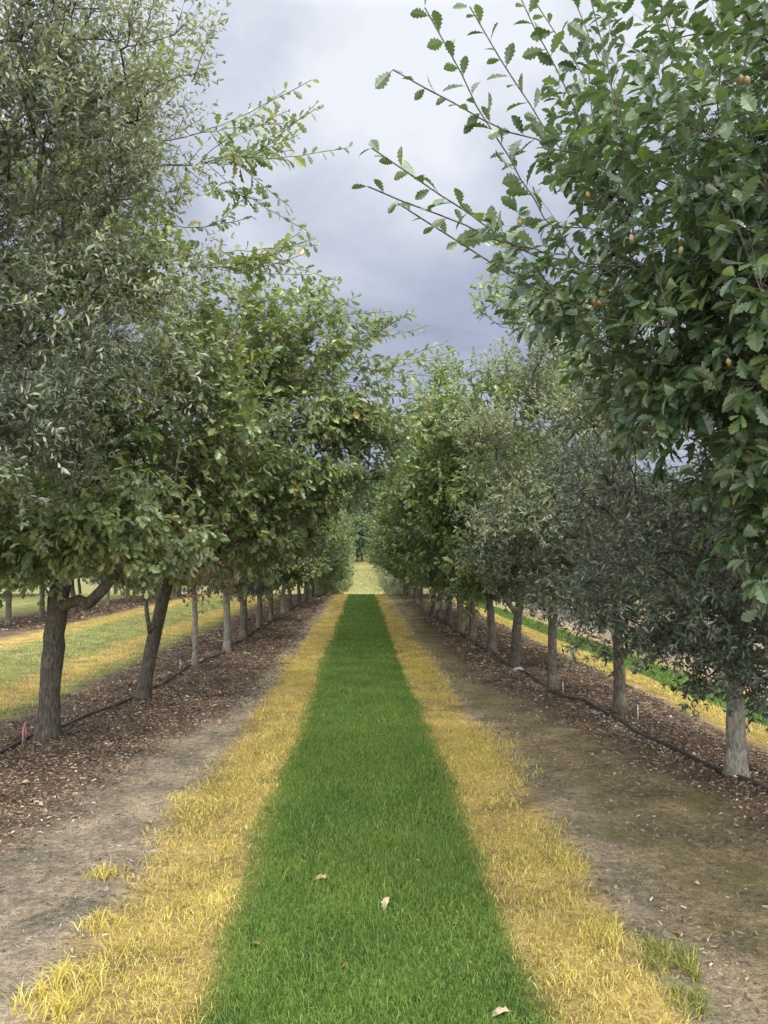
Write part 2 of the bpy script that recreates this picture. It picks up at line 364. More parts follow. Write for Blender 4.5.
xy, ws = scatter([(5, 12, 900, 2.2), (12, 22, 400, 3.6), (22, 38, 180, 6)], lambda y: (3.65, 4.65))
keep = xy[:, 0] > 3.85 + wob(xy[:, 1], 6); xy, ws = xy[keep], ws[keep]; n = len(xy)
grass_obj('side_dry_grass', on_ground(xy), rng.uniform(.025, .05, n), rng.uniform(.003, .005, n) * ws, rng.uniform(.4, 1.6, n), M_STRAW, 'yellow dead grass beyond the right tree row, bordering the far green strip')

n = 9000; xy = np.stack([rng.uniform(-6, 7, n), rng.uniform(62, 178, n)], -1)
grass_obj('far_grass', on_ground(xy), rng.uniform(.08, .3, n), rng.uniform(.03, .08, n), rng.uniform(.3, 1.2, n), M_MIXGRASS, 'tall pale grass on the far slope beyond the crest')

# single tufts
def grass_tuft(px, py, rad, nb, hh, mat, label, name='grass_tuft'):
    c = gspot(px, py); n = nb
    r = rad * np.sqrt(rng.random(n)); a = rng.uniform(0, 2 * math.pi, n)
    xy = np.stack([r * np.cos(a) + .25 * rad * np.sin(3 * a), r * np.sin(a) * 1.3], -1)
    z = H(xy[:, 0] + c[0], xy[:, 1] + c[1]) - H(c[0], c[1])
    V, Q, T = blades(np.stack([xy[:, 0], xy[:, 1], z], -1), hh * rng.uniform(.5, 1.15, n), rng.uniform(.003, .005, n), rng.uniform(.3, 1.6, n))
    o = link(name, np_mesh(name, V, [Q, T], mat), None, (c[0], c[1], float(H(c[0], c[1]))))
    return tag(o, label, 'grass tuft', 'loose grass tufts on the bare soil')
grass_tuft(672, 965, .11, 420, .075, M_OLIVE, 'olive green grass tuft on bare soil right of the dry strip, the larger one')
grass_tuft(690, 1006, .07, 170, .07, M_OLIVE, 'small olive grass tuft just in front of the larger olive tuft, lower right')
grass_tuft(103, 878, .07, 130, .06, M_STRAW, 'small isolated yellow tuft on grey soil left of the dry strip')
grass_tuft(62, 996, .13, 420, .085, M_STRAW, 'big spiky yellow tuft at the lower left corner on bare soil')
grass_tuft(100, 925, .08, 150, .06, M_STRAW, 'yellow tuft sprawling sideways at left edge of the dry strip')
grass_tuft(575, 868, .08, 120, .06, M_STRAW, 'sparse yellow tuft beside the brown curled leaf right of the dry strip')
grass_tuft(600, 940, .09, 150, .06, M_STRAW, 'thin yellow tuft left of the olive tufts on bare soil')

# ------------------------------------------------------------------ leaf templates
def leaf_tmpl(st, fold=.35, curl=.25, wave=0.):
    V = []; Q = []
    for k, (t, w) in enumerate(st):
        z = -curl * t * t
        wv = wave * math.sin(k * 2.2)
        V += [(-w, t + .02 * (k % 2), z + fold * w + wv), (0, t, z), (w, t + .02 * (k % 2), z + fold * w - wv)]
    for k in range(len(st) - 1):
        a = 3 * k
        Q += [(a, a + 1, a + 4, a + 3), (a + 1, a + 2, a + 5, a + 4)]
    return np.array(V, float), np.array(Q)
T_OAKN = leaf_tmpl([(0, .012), (.14, .03), (.24, .13), (.29, .10), (.40, .21), (.45, .15), (.57, .27), (.62, .19), (.74, .27), (.79, .18), (.90, .16), (1., .005)], .3, .18, .012)
T_OAKM = leaf_tmpl([(0, .012), (.15, .03), (.30, .18), (.39, .09), (.56, .28), (.66, .14), (.82, .24), (.9, .13), (1, .02)], .35, .25)
T_OAKF = leaf_tmpl([(0, .015), (.33, .19), (.48, .11), (.74, .26), (1, .03)], .35, .25)
T_ILEX = leaf_tmpl([(0, .02), (.28, .15), (.62, .17), (1, .008)], .45, .12)
T_FAR = leaf_tmpl([(0, .04), (.55, .27), (1, .03)], .4, .25)

def place_leaves(bag, P, A, Nn, S, tmpl):
    V, Q = tmpl
    Nn = nrm(Nn - (Nn * A).sum(-1, keepdims=True) * A); X = np.cross(A, Nn)
    M = np.stack([X, A, Nn], 1)                                     # rows
    W = P[:, None] + np.einsum('kj,njc->nkc', V, M) * S[:, None, None]
    n, k = len(P), len(V)
    F_ = (np.arange(n)[:, None, None] * k + Q[None]).reshape(-1, 4)
    bag.add(W.reshape(-1, 3), F_)

def leaves_on_shoots(bag, S0, D, Ln, nl, size, tmpl, rg, ang=.95, droop=.25, upn=.7, tipcl=5, jit=.3):
    """shoots: origin S0 (n,3) dir D length Ln; nl leaves per shoot incl. a cluster at the tip"""
    n = len(S0)
    D = nrm(D); ref = np.where(np.abs(D[:, 2:3]) < .85, np.array([[0, 0, 1.]]), np.array([[1., 0, 0]]))
    U = nrm(np.cross(D, ref)); W = np.cross(D, U)
    j = np.arange(nl)
    t = np.where(j < nl - tipcl, .12 + .83 * j / max(1, nl - tipcl), .97 + .01 * (j - nl + tipcl))
    ph = rg.uniform(0, 6.28, n)[:, None] + j[None] * 2.4 + rg.normal(0, .3, (n, nl))
    R = np.cos(ph)[..., None] * U[:, None] + np.sin(ph)[..., None] * W[:, None]
    th = ang * (1 - .35 * (j >= nl - tipcl))[None, :, None] + rg.normal(0, .2, (n, nl, 1))
    A = np.cos(th) * D[:, None] + np.sin(th) * R
    A[..., 2] -= droop * rg.uniform(.3, 1.4, (n, nl)); A = nrm(A + rg.normal(0, .15, A.shape))
    tt = t[None, :, None] + rg.normal(0, .03, (n, nl, 1))
    P = S0[:, None] + D[:, None] * Ln[:, None, None] * tt
    P[..., 2] += (.12 * Ln[:, None] * t[None] ** 2)
    Nn = np.array([0, 0, upn]) + .55 * D[:, None] + rg.normal(0, jit, A.shape)
    S = size * np.exp(rg.normal(0, .2, (n, nl))) * (1 - .25 * t[None])
    k = rg.random(n * nl) < .93
    place_leaves(bag, P.reshape(-1, 3)[k], A.reshape(-1, 3)[k], Nn.reshape(-1, 3)[k], S.ravel()[k], tmpl)

# ------------------------------------------------------------------ trees
def bez(p0, p1, p2, n):
    t = np.linspace(0, 1, n)[:, None]
    return (1 - t) ** 2 * p0 + 2 * t * (1 - t) * p1 + t * t * p2

class TreeSpec: pass

def make_tree(seed, trunk, r0, r1, env, n_clump, n_per, leaf, tmpl, mat, bark, limb_bark=None, limbs=(), longs=(), shoots=3, nl=8, slen=.24, droop=.25,
              zmin=None, twigs=True, flare=1.55, mat2=None, hollow=.5, upbias=.35, clump_r=.40, avoid=None, upn=.7, tsides=14, second=0.3, siblings=0, flat=.6):
    """All in the tree's own coordinates.  trunk: polyline; env: list of (centre, radii, weight).
    returns dict of meshes and the shoot points."""
    rg = np.random.default_rng(seed)
    trunk = np.array(trunk, float)
    # fine trunk polyline
    seg = np.linalg.norm(np.diff(trunk, axis=0), axis=1); s = np.concatenate([[0], np.cumsum(seg)])
    nT = max(8, int(s[-1] / .1)); u = np.linspace(0, s[-1], nT)
    TP = np.stack([np.interp(u, s, trunk[:, k]) for k in range(3)], -1)
    ker = np.array([.25, .5, .25])
    for _ in range(3):
        for k in range(3): TP[1:-1, k] = np.convolve(TP[:, k], ker, mode='valid')
    TP[1:-1, :2] += rg.normal(0, .0035, (nT - 2, 2))
    f = u / s[-1]
    TR = (r0 + (r1 - r0) * f ** .8) * .88
    TR = TR * (1 + (flare - 1) * np.exp(-u / .1) + .06 * np.sin(u * 9 + seed) * np.exp(-((u - .7) / .4) ** 2))
    nodes = []; par = []; path = []; dirs = []
    zf_ = (zmin if zmin is not None else .62 * trunk[-1][2]) + .35; TR = TR * (1 - .82 * np.clip((TP[:, 2] - zf_) / max(.1, trunk[-1][2] - zf_), 0, 1) ** .7)
    zfork = zmin if zmin is not None else .62 * trunk[-1][2]
    prev = -1
    for i in range(nT):
        if TP[i][2] >= zfork or i == nT - 1:
            nodes.append(TP[i]); par.append(prev); path.append(0 if prev < 0 else path[prev] + np.linalg.norm(TP[i] - nodes[prev])); dirs.append(nrm(TP[i] - TP[i - 1])); prev = len(nodes) - 1
    n_tr = len(nodes)
    chains = []
    def grow(attach, target, straight=False, bend=None):
        p0 = nodes[attach]; L = np.linalg.norm(target - p0)
        if L < .05: return None
        n = max(3, int(L / .13) + 1)
        dd = dirs[attach]
        p1 = p0 + .45 * (target - p0) + (dd * .22 * L if not straight else 0)
        p1 = p1 + np.array([0, 0, (.0 if straight else .10) * L])
        if bend is not None: p1 = p1 + bend
        C = bez(p0, p1, target, n); C[1:-1] += rg.normal(0, .018 * min(1, L), (n - 2, 3))
        idx = [attach]
        for q in C[1:]:
            nodes.append(q); par.append(idx[-1]); path.append(path[idx[-1]] + np.linalg.norm(q - nodes[idx[-1]])); dirs.append(nrm(q - nodes[idx[-1]])); idx.append(len(nodes) - 1)
        chains.append(idx); return idx
    def nearest(p, w=.3):
        Nn = np.array(nodes); d = np.linalg.norm(Nn - p, axis=1) + w * np.array(path) + .9 * np.maximum(0, Nn[:, 2] - p[2] - .1)
        return int(np.argmin(d))
    nlimb0 = len(nodes)
    for pl in limbs:                                              # explicit limbs: list of points
        a = nearest(np.array(pl[0], float), 0)
        for q in pl[1:]:
            idx = grow(a, np.array(q, float)); a = idx[-1] if idx else a
    nlimb1 = len(nodes)
    # main limbs towards a handful of spread directions
    cs = np.array([e[0] for e in env]); wts = np.array([e[2] for e in env], float); wts /= wts.sum()
    att = []
    for _ in range(n_clump):
        e = env[rg.choice(len(env), p=wts)]
        v = nrm(rg.normal(0, 1, 3)); rad = hollow + (1 - hollow) * rg.random() ** .6
        c = np.array(e[0]) + v * rad * np.array(e[1])
        m = max(2, int(n_per * rg.uniform(.6, 1.5)))
        cr = clump_r * rg.uniform(.7, 1.35)
        pts = c + nrm(rg.normal(0, 1, (m, 3))) * (cr * rg.random((m, 1)) ** .5) * np.array([1.15, 1.15, flat])
        att.append(pts)
    att = np.concatenate(att)
    if avoid is not None: att = att[[not avoid(p) for p in att]]
    top = nodes[n_tr - 1]
    order = np.argsort(np.linalg.norm(att - np.array(nodes[n_tr // 2]), axis=1)); att = att[order]
    # a few primary limbs first, from far attractors
    prim = att[rg.choice(len(att), min(9, len(att)), replace=False)]
    for p in prim:
        a = nearest(p * .55 + np.array(nodes[0]) * .45, 0.); a = min(a, n_tr - 1) if a < n_tr else a
        grow(a, p * .72 + np.array(nodes[min(a, n_tr - 1)]) * .28)
    tips = []
    for p in att:
        idx = grow(nearest(p), p)
        if idx: tips.append(idx)
    longsh = []
    if siblings:
        longs = [q for (a_, b_, c_, d_) in longs for q in [(a_, b_, int(c_ * 1.6), d_)] + [(np.array(a_) + rg.normal(0, .14, 3), np.array(b_) + rg.normal(0, .17, 3) - (np.array(b_) - np.array(a_)) * .15, int(c_ * 1.5), d_) for _ in range(siblings)]]
    for (p0, p1, nleaf, lsz) in longs:
        p0 = np.array(p0, float); p1 = np.array(p1, float)
        ax = nrm(p1 - p0); Nq = np.array(nodes); back = (Nq - p0) @ ax
        dq = np.linalg.norm(Nq - (p0 - ax * .25), axis=1) + 2.5 * np.maximum(0, back + .1); a = int(np.argmin(dq))
        L = np.linalg.norm(p1 - nodes[a]); n = max(5, int(L / .08)); C = bez(nodes[a], p0 * .8 + .2 * np.array(nodes[a]), p1 , n)
        tq_ = np.linspace(0, 1, n)[:, None]; C = C + np.array([0, 0, -.05 * L]) * np.sin(tq_ * 3.1) + rg.normal(0, .006, C.shape) * np.sin(tq_ * 3.1)
        idx = [a]
        for q in C[1:]:
            nodes.append(q); par.append(idx[-1]); path.append(9.); dirs.append(nrm(q - nodes[idx[-1]])); idx.append(len(nodes) - 1)
        chains.append(idx); longsh.append((idx, nleaf, lsz))
    Nn = np.array(nodes); nn = len(Nn)
    cnt = np.zeros(nn); kids = np.zeros(nn)
    for i in range(nn):
        if par[i] >= 0: kids[par[i]] += 1
    cnt[kids == 0] = 1
    for i in range(nn - 1, -1, -1):
        if par[i] >= 0: cnt[par[i]] += cnt[i]
    rad = .0034 * cnt ** .47
    rcap = np.full(nn, r1 * .95); rad = np.minimum(rad, rcap)
    if nlimb1 > nlimb0: rad[nlimb0:nlimb1] = np.maximum(rad[nlimb0:nlimb1], np.linspace(r1 * .62, .016, nlimb1 - nlimb0))
    lb = Bag()
    for idx in chains:
        r = rad[idx].copy(); r[0] = min(r[0], r[1] * 1.25) if len(r) > 1 else r[0]
        tube(lb, Nn[idx], r, 7 if r.max() > .02 else (5 if r.max() > .008 else 3), rough=.05 if r.max() > .02 else 0, seed=len(idx))
    tb = Bag(); tube(tb, TP, TR, tsides, rough=.04, seed=seed)
    # shoots
    S0 = []; D = []; Ln = []
    cen = np.average(cs, axis=0, weights=wts)
    for idx in tips:
        k0 = max(1, int(len(idx) * .45))
        for q in idx[k0:]:
            ns = shoots if q == idx[-1] else (1 if rg.random() < second * 2 else 0)
            for _ in range(ns):
                out = nrm(Nn[q] - cen); ch = dirs[q]
                d = nrm(.55 * out + .6 * ch + rg.normal(0, .5, 3) + np.array([0, 0, upbias]))
                S0.append(Nn[q]); D.append(d); Ln.append(slen * rg.uniform(.55, 1.4))
    S0 = np.array(S0); D = np.array(D); Ln = np.array(Ln)
    cb = Bag(); cb2 = Bag()
    if mat2 is not None:
        k = (rg.random(len(S0)) < .0) | ((S0 - cen)[:, 2] * .3 + np.linalg.norm((S0 - cen)[:, :2], axis=1) + rg.normal(0, .25, len(S0)) > np.quantile((S0 - cen)[:, 2] * .3 + np.linalg.norm((S0 - cen)[:, :2], axis=1), .70))
    else: k = np.zeros(len(S0), bool)
    if (~k).any(): leaves_on_shoots(cb, S0[~k], D[~k], Ln[~k], nl, leaf, tmpl, rg, droop=droop, upn=upn)
    if k.any(): leaves_on_shoots(cb2, S0[k], D[k], Ln[k] * 1.1, nl, leaf, tmpl, rg, droop=droop, upn=upn)
    for idx, nleaf, lsz in longsh:                                # leaves strung along the long whips
        P = Nn[idx]; ss = np.concatenate([[0], np.cumsum(np.linalg.norm(np.diff(P, axis=0), axis=1))]); 
        tq = np.linspace(.25, 1, nleaf) * ss[-1]
        PP = np.stack([np.interp(tq, ss, P[:, c]) for c in range(3)], -1)
        dd = nrm(P[-1] - P[0])[None].repeat(nleaf, 0)
        ref = nrm(np.cross(dd, np.array([[0, .3, 1.]]))); w2 = np.cross(dd, ref)
        ph = np.arange(nleaf) * 2.4 + rg.normal(0, .3, nleaf)
        A = nrm(.65 * dd + .75 * (np.cos(ph)[:, None] * ref + np.sin(ph)[:, None] * w2) + np.array([0, 0, -.12]) + rg.normal(0, .12, (nleaf, 3)))
        Nv = np.array([0, 0, .6]) + rg.normal(0, .45, (nleaf, 3))
        place_leaves(cb, PP, A, Nv, (1.3 if siblings else 1.) * lsz * np.exp(rg.normal(0, .2, nleaf)) * np.linspace(1.1, .68, nleaf), tmpl)
    if twigs:
        e = S0 + D * Ln[:, None]; e[:, 2] += .12 * Ln
        a = nrm(np.cross(D, np.array([[.3, .2, 1.]]))); b = np.cross(D, a); r = .0022
        V = np.stack([S0 + a * r, S0 - a * .5 * r + b * .87 * r, S0 - a * .5 * r - b * .87 * r, e], 1).reshape(-1, 3)
        kk = np.arange(len(S0))[:, None, None] * 4
        lb.add(V, None, (kk + np.array([[0, 1, 3], [1, 2, 3], [2, 0, 3]])[None]).reshape(-1, 3))
    out = dict(trunk=tb.mesh('trunk', bark, True), limbs=lb.mesh('limbs', limb_bark or M_BARK_LIMB, True), crown=cb.mesh('crown', mat), S0=S0, D=D, Ln=Ln, nleaf=cb.n // len(tmpl[0]))
    if cb2.n: out['young'] = cb2.mesh('young_foliage', mat2)
    return out

def plant(name, M, x, y, label, group, rz=0, sc=1., dz=0):
    o = empty(name, (x, y, float(H(x, y)) - .03 * sc + dz), label, 'tree', group, rz, sc)
    tl = random.Random(int(x * 977 + y * 131)); o.rotation_euler = (tl.uniform(-.045, .045) if rz else 0, tl.uniform(-.045, .045) if rz else 0, rz)
    link('trunk', M['trunk'], o); link('limbs', M['limbs'], o); link('crown', M['crown'], o)
    if 'young' in M: y_ = link('young_foliage', M['young'], o)
    return o

G_L, G_R = 'trees in the row left of the green strip', 'trees in the row right of the green strip'

# --- nearest oak on the right: trunk outside the frame, crown hanging in
bx, by = 2.95, 3.55; OB = np.array([bx, by, float(H(bx, by))])
def lp(px, py, d): return tuple(spot(px, py, d) - OB)
longs = []
for (a, b, d0, d1, nl_, sz) in [((560, 230), (425, 0), 3.1, 3.0, 26, .105), ((560, 150), (393, 62), 3.05, 2.95, 17, .085), ((575, 265), (372, 140), 3.0, 2.8, 25, .10), ((580, 300), (398, 195), 3.0, 2.85, 17, .075),
        ((560, 150), (470, 0), 3.2, 3.2, 20, .10), ((610, 160), (520, -10), 3.1, 3.1, 20, .10), ((660, 240), (590, -10), 2.7, 2.9, 24, .10), ((766, 300), (690, 60), 2.5, 2.6, 20, .10),
        ((640, 120), (560, -40), 3.3, 3.4, 20, .10), ((700, 110), (640, -60), 3.0, 3.1, 20, .10), ((560, 235), (368, 178), 2.95, 2.75, 14, .095), ((600, 60), (500, -60), 3.6, 3.6, 20, .10)]:
    longs.append((lp(*a, d0), lp(*b, d1), nl_, sz))
def avoid_r0(p):
    w = p + OB; d = max(.3, w[1]); u, v = w[0] / d, (w[2] - 1.6) / d
    return w[1] < 2.0 or u < .225 + .9 * max(0, .38 - v) + .16 * max(0, v - .45) or (v < .185 and u < .50)
R0 = make_tree(101, [(0, 0, 0), (.03, 0, .8), (-.02, .05, 1.6), (-.1, .05, 2.6), (-.1, .1, 4.2)], .12, .05,
    [((-.7, -.15, 2.75), (1.6, 1.2, .85), 1.7), ((-.35, .1, 3.9), (1.6, 1.3, 1.1), 1.1), ((-.75, -.35, 2.2), (.75, .6, .35), .35), ((-1.05, -.25, 2.0), (.45, .4, .3), .1), ((-.95, -.4, 1.65), (.35, .35, .35), .12)],
    165, 8, .092, T_OAKN, M_OAK_NEAR, M_BARK_GREY, longs=longs, shoots=3, nl=9, slen=.26, droop=.38, zmin=1.2, avoid=avoid_r0, clump_r=.36, second=.26, hollow=.3)
t = plant('oak_tree', R0, bx, by, 'nearest big oak with large toothed leaves, acorns and long bare-tipped shoots, upper right', G_R)
# acorns on it
SP = R0['S0'] + R0['D'] * R0['Ln'][:, None] + OB
def acorn(p, mat):
    b = Bag(); k = 10; zz = np.linspace(0, 1, 7)
    prof = .85 * np.array([.0055, .0082, .009, .0088, .0075, .005, .0008])
    tube(b, np.stack([np.zeros(7), np.zeros(7), -zz * .021], -1), prof, k)
    o = link('acorn', b.mesh('acorn', mat, True), t, tuple(p))
    o.rotation_euler = (random.uniform(-.6, .6), random.uniform(-.6, .6), 0)
    c = Bag(); tube(c, [(0, 0, .009), (0, 0, .006), (0, 0, 0), (0, 0, -.007)], [.0015, .0055, .0085, .009], k)
    link('cup', c.mesh('cup', M_CUP, True), o)
for (px, py, m, cnt_) in [(584, 178, M_ACORNB, 2), (641, 215, M_ACORN, 2), (648, 176, M_ACORN, 1), (601, 300, M_ACORNB, 3), (730, 362, M_ACORN, 1), (758, 35, M_ACORNB, 2), (549, 215, M_ACORN, 1), (682, 245, M_ACORN, 1)]:
    best = None
    r = ray(px, py); r = r / np.linalg.norm(r); v = SP - EYE; s_ = v @ r; off = np.linalg.norm(v - s_[:, None] * r, axis=1)
    i = int(np.argmin(off * 6 + s_)); 
    for q in range(cnt_):
        acorn(SP[i] - OB + np.array([random.uniform(-.018, .018), random.uniform(-.035, -.01), -.02 + random.uniform(-.015, .01)]), m)

# --- nearest holm oak on the left: trunk outside the frame
lx, ly = -2.95, 4.75
L0 = make_tree(202, [(0, 0, 0), (.02, 0, .9), (.08, 0, 1.7), (.15, 0, 3.0), (.15, 0, 5.2)], .12, .05,
    [((.35, -.1, 3.6), (1.35, 1.25, 1.5), 1.6), ((.3, 0, 4.9), (1.45, 1.3, 1.3), 1.3), ((.2, -.1, 2.4), (1.1, 1.0, .6), .5)],
    215, 8, .047, T_ILEX, M_ILEX, M_BARK_GREY, shoots=4, nl=15, slen=.27, droop=.05, zmin=1.3, upbias=.55, mat2=M_ILEX_PALE, clump_r=.36, second=.3, upn=.45)
plant('holm_oak_tree', L0, lx, ly, 'tall grey-green evergreen oak with narrow leaves filling the upper left corner', G_L)

# --- first visible oak on the left (thick dark trunk)
p = gspot(48, 741); OB = np.array([p[0], p[1], 0.])
def lp(px, py, d): return tuple(spot(px, py, d) - OB)
L1 = make_tree(303, [(0, 0, 0), (.01, 0, .5), (.04, 0, 1.0), (.08, 0, 1.45), (.15, 0, 2.4), (.3, 0, 4.6)], .105, .085,
    [((.55, 0, 2.3), (1.3, 1.0, .7), 1.0), ((.35, .1, 3.5), (1.15, 1.3, 1.1), 1.4), ((.35, .1, 4.7), (.85, 1.2, 1.0), .6), ((.3, -.4, 1.85), (1.1, .6, .3), .5), ((-.4, -.3, 1.6), (.45, .5, .25), .18)],
    96, 10, .10, T_OAKM, M_OAK_WARM, M_BARK_DARK,
    limbs=[[(.06, 0, 1.15), lp(88, 604, 6.6), lp(112, 578, 6.5), lp(170, 500, 6.3)], [(.2, 0, 2.2), lp(150, 420, 6.7), lp(240, 330, 6.7)]],
    longs=[(lp(235, 165, 6.5), lp(320, 105, 6.5), 16, .08), (lp(225, 120, 6.6), lp(285, 90, 6.6), 14, .08), (lp(245, 250, 6.5), lp(316, 238, 6.5), 16, .08), (lp(240, 265, 6.5), lp(300, 232, 6.5), 12, .08), (lp(215, 150, 6.4), lp(290, 150, 6.4), 14, .08),
           (lp(150, 60, 6.6), lp(198, 12, 6.6), 14, .08), (lp(215, 190, 6.6), lp(262, 200, 6.6), 12, .08)],
    shoots=3, nl=9, slen=.25, droop=.25, zmin=1.1, clump_r=.36, siblings=3)
plant('oak_tree', L1, p[0], p[1], 'oak with thick dark fissured trunk and low limb reaching right, at left edge', G_L)

# --- second visible on the left: leaning dark trunk, wide crown reaching over the strip
p = gspot(142, 701); OB = np.array([p[0], p[1], 0.])
L2 = make_tree(404, [(0, 0, 0), (.06, 0, .4), (.17, 0, .95), (.27, 0, 1.35), (.5, 0, 2.2), (.9, 0, 3.6)], .088, .07,
    [((.75, 0, 2.2), (1.4, 1.0, .7), 1.0), ((1.1, .1, 3.2), (1.35, 1.2, .95), 1.4), ((1.1, .2, 4.05), (1.1, 1.1, .6), .7), ((1.75, 0, 2.75), (.8, .9, .75), .6), ((2.3, .2, 3.0), (.5, .6, .4), .12), ((.5, -.3, 1.95), (.9, .7, .35), .3)],
    96, 10, .10, T_OAKM, M_OAK_WARM, M_BARK_DARK,
    limbs=[[(.4, 0, 1.7), lp(215, 476, 8.2), lp(262, 440, 8.0), lp(310, 410, 7.9)], [(.1, 0, .7), lp(150, 632, 8.5), lp(146, 600, 8.5), lp(120, 540, 8.5)]],
    longs=[(lp(330, 300, 8.3), lp(372, 330, 8.2), 14, .085), (lp(345, 345, 8.3), lp(408, 312, 8.0), 16, .085), (lp(360, 365, 8.2), lp(456, 350, 7.9), 18, .085), (lp(370, 385, 8.2), lp(442, 392, 8.0), 16, .085), (lp(340, 400, 8.2), lp(424, 432, 7.9), 18, .085), (lp(300, 285, 8.4), lp(338, 285, 8.3), 12, .085)],
    shoots=3, nl=9, slen=.27, droop=.3, zmin=.75, clump_r=.36, siblings=4)
plant('oak_tree', L2, p[0], p[1], 'oak with leaning dark trunk and long limbs arching towards the grass, left row', G_L)

# --- reusable kinds
def generic(seed, leaf, tmpl, mat, bark, hgt=4.8, rad=1.55, low=1.0, r0=.085, nc=62, npr=8, nl=8, lean=0., fork=.95, **kw):
    zc = (hgt + low) / 2; hz = (hgt - low) / 2
    return make_tree(seed, [(0, 0, 0), (lean * .3, 0, .6), (lean * .7, .02, fork), (lean, 0, fork + .9), (lean, 0, hgt * .75)], r0, r0 * .62,
        [((lean, 0, zc), (rad, rad, hz), 1.2), ((lean, 0, low + hz * .55), (rad * .95, rad * .95, hz * .5), .7)], nc, npr, leaf, tmpl, mat, bark, zmin=fork * .72, nl=nl, **kw)
ILEX_LOW = generic(11, .056, T_ILEX, M_ILEX_DARK, M_BARK_PALE, hgt=3.9, rad=1.18, low=.52, r0=.078, nc=85, npr=8, nl=14, fork=.95, shoots=4, slen=.24, droop=.05, upbias=.5, clump_r=.32, upn=.45, hollow=.4)
ILEX_MID = generic(12, .058, T_ILEX, M_ILEX, M_BARK_GREY, hgt=4.4, rad=1.05, low=1.02, r0=.072, nc=72, npr=8, nl=13, fork=1.05, shoots=4, slen=.24, droop=.05, upbias=.5, clump_r=.34, mat2=M_ILEX_PALE, upn=.45, hollow=.4)
OAK_A = generic(21, .115, T_OAKF, M_OAK_MID, M_BARK_GREY, hgt=4.6, rad=1.5, low=1.0, r0=.08, nc=66, npr=11, nl=9, shoots=3, slen=.26)
OAK_B = generic(22, .115, T_OAKF, M_OAK_WARM, M_BARK_GREY, hgt=4.3, rad=1.55, low=1.05, r0=.09, nc=62, npr=11, nl=9, shoots=3, slen=.26, lean=.12)
OAK_C = generic(23, .115, T_OAKF, M_OAK_MID, M_BARK_DARK, hgt=4.95, rad=1.5, low=1.0, r0=.075, nc=66, npr=11, nl=9, shoots=3, slen=.26, lean=.15, limbs=[[(.03, 0, .45), (-.25, 0, 1.0), (-.5, .05, 1.7)]])
ILEX_A = generic(24, .07, T_FAR, M_ILEX, M_BARK_GREY, hgt=4.4, rad=1.25, low=1.0, r0=.075, nc=74, npr=8, nl=10, shoots=4, slen=.25, droop=.05, upbias=.5, mat2=M_ILEX_PALE, upn=.45)
ILEX_B = generic(25, .07, T_FAR, M_ILEX_DARK, M_BARK_PALE, hgt=4.1, rad=1.2, low=.95, r0=.07, nc=72, npr=8, nl=10, shoots=4, slen=.25, droop=.05, upbias=.5, upn=.45)
SAPLING = generic(26, .06, T_FAR, M_BROWNED, M_BARK_PALE, hgt=3.2, rad=.75, low=.95, r0=.05, nc=34, npr=7, nl=9, shoots=3, slen=.2, fork=.95)
FAR_A = generic(31, .16, T_FAR, M_OAK_MID, M_BARK_GREY, hgt=4.7, rad=1.45, low=1.05, r0=.085, nc=60, npr=6, nl=7, shoots=3, slen=.3, twigs=False, tsides=8)
FAR_B = generic(32, .13, T_FAR, M_ILEX_PALE, M_BARK_GREY, hgt=4.3, rad=1.35, low=.95, r0=.08, nc=50, npr=6, nl=8, shoots=3, slen=.3, twigs=False, tsides=8)

# --- rest of the left row
left = [((195, 669), SAPLING, 'browned_sapling', 'thin pale-stemmed sapling with sparse browned leaves, third visible trunk on the left', 1.0, .4),
        ((227, 653), ILEX_B, 'holm_oak_tree', 'evergreen oak with pale whitened trunk base, fourth visible trunk on the left', 1.0, 1.),
        ((243, 641), OAK_B, 'oak_tree', 'oak with straight grey trunk just right of the whitened one, left row', .95, 2.),
        ((259, 630), ILEX_A, 'holm_oak_tree', 'grey-green evergreen oak, sixth visible trunk on the left', 1.0, 3.3),
        ((271, 622), OAK_A, 'oak_tree', 'green oak, seventh visible trunk on the left', .95, 4.),
        ((283, 615), ILEX_B, 'holm_oak_tree', 'dark evergreen oak, eighth visible trunk on the left', 1.05, 5.1),
        ((291, 611), OAK_C, 'oak_tree', 'oak with dark forked trunk, ninth visible trunk on the left', .9, 2.4),
        ((299, 607), ILEX_A, 'holm_oak_tree', 'grey-green evergreen oak, tenth visible trunk on the left', 1.0, 1.1),
        ((305, 603), OAK_B, 'oak_tree', 'small-looking oak, eleventh visible trunk on the left', 1.0, .3)]
for (px, M, nm, lab, sc, rz) in left:
    p = gspot(*px); plant(nm, M, p[0], p[1], lab, G_L, rz, sc)
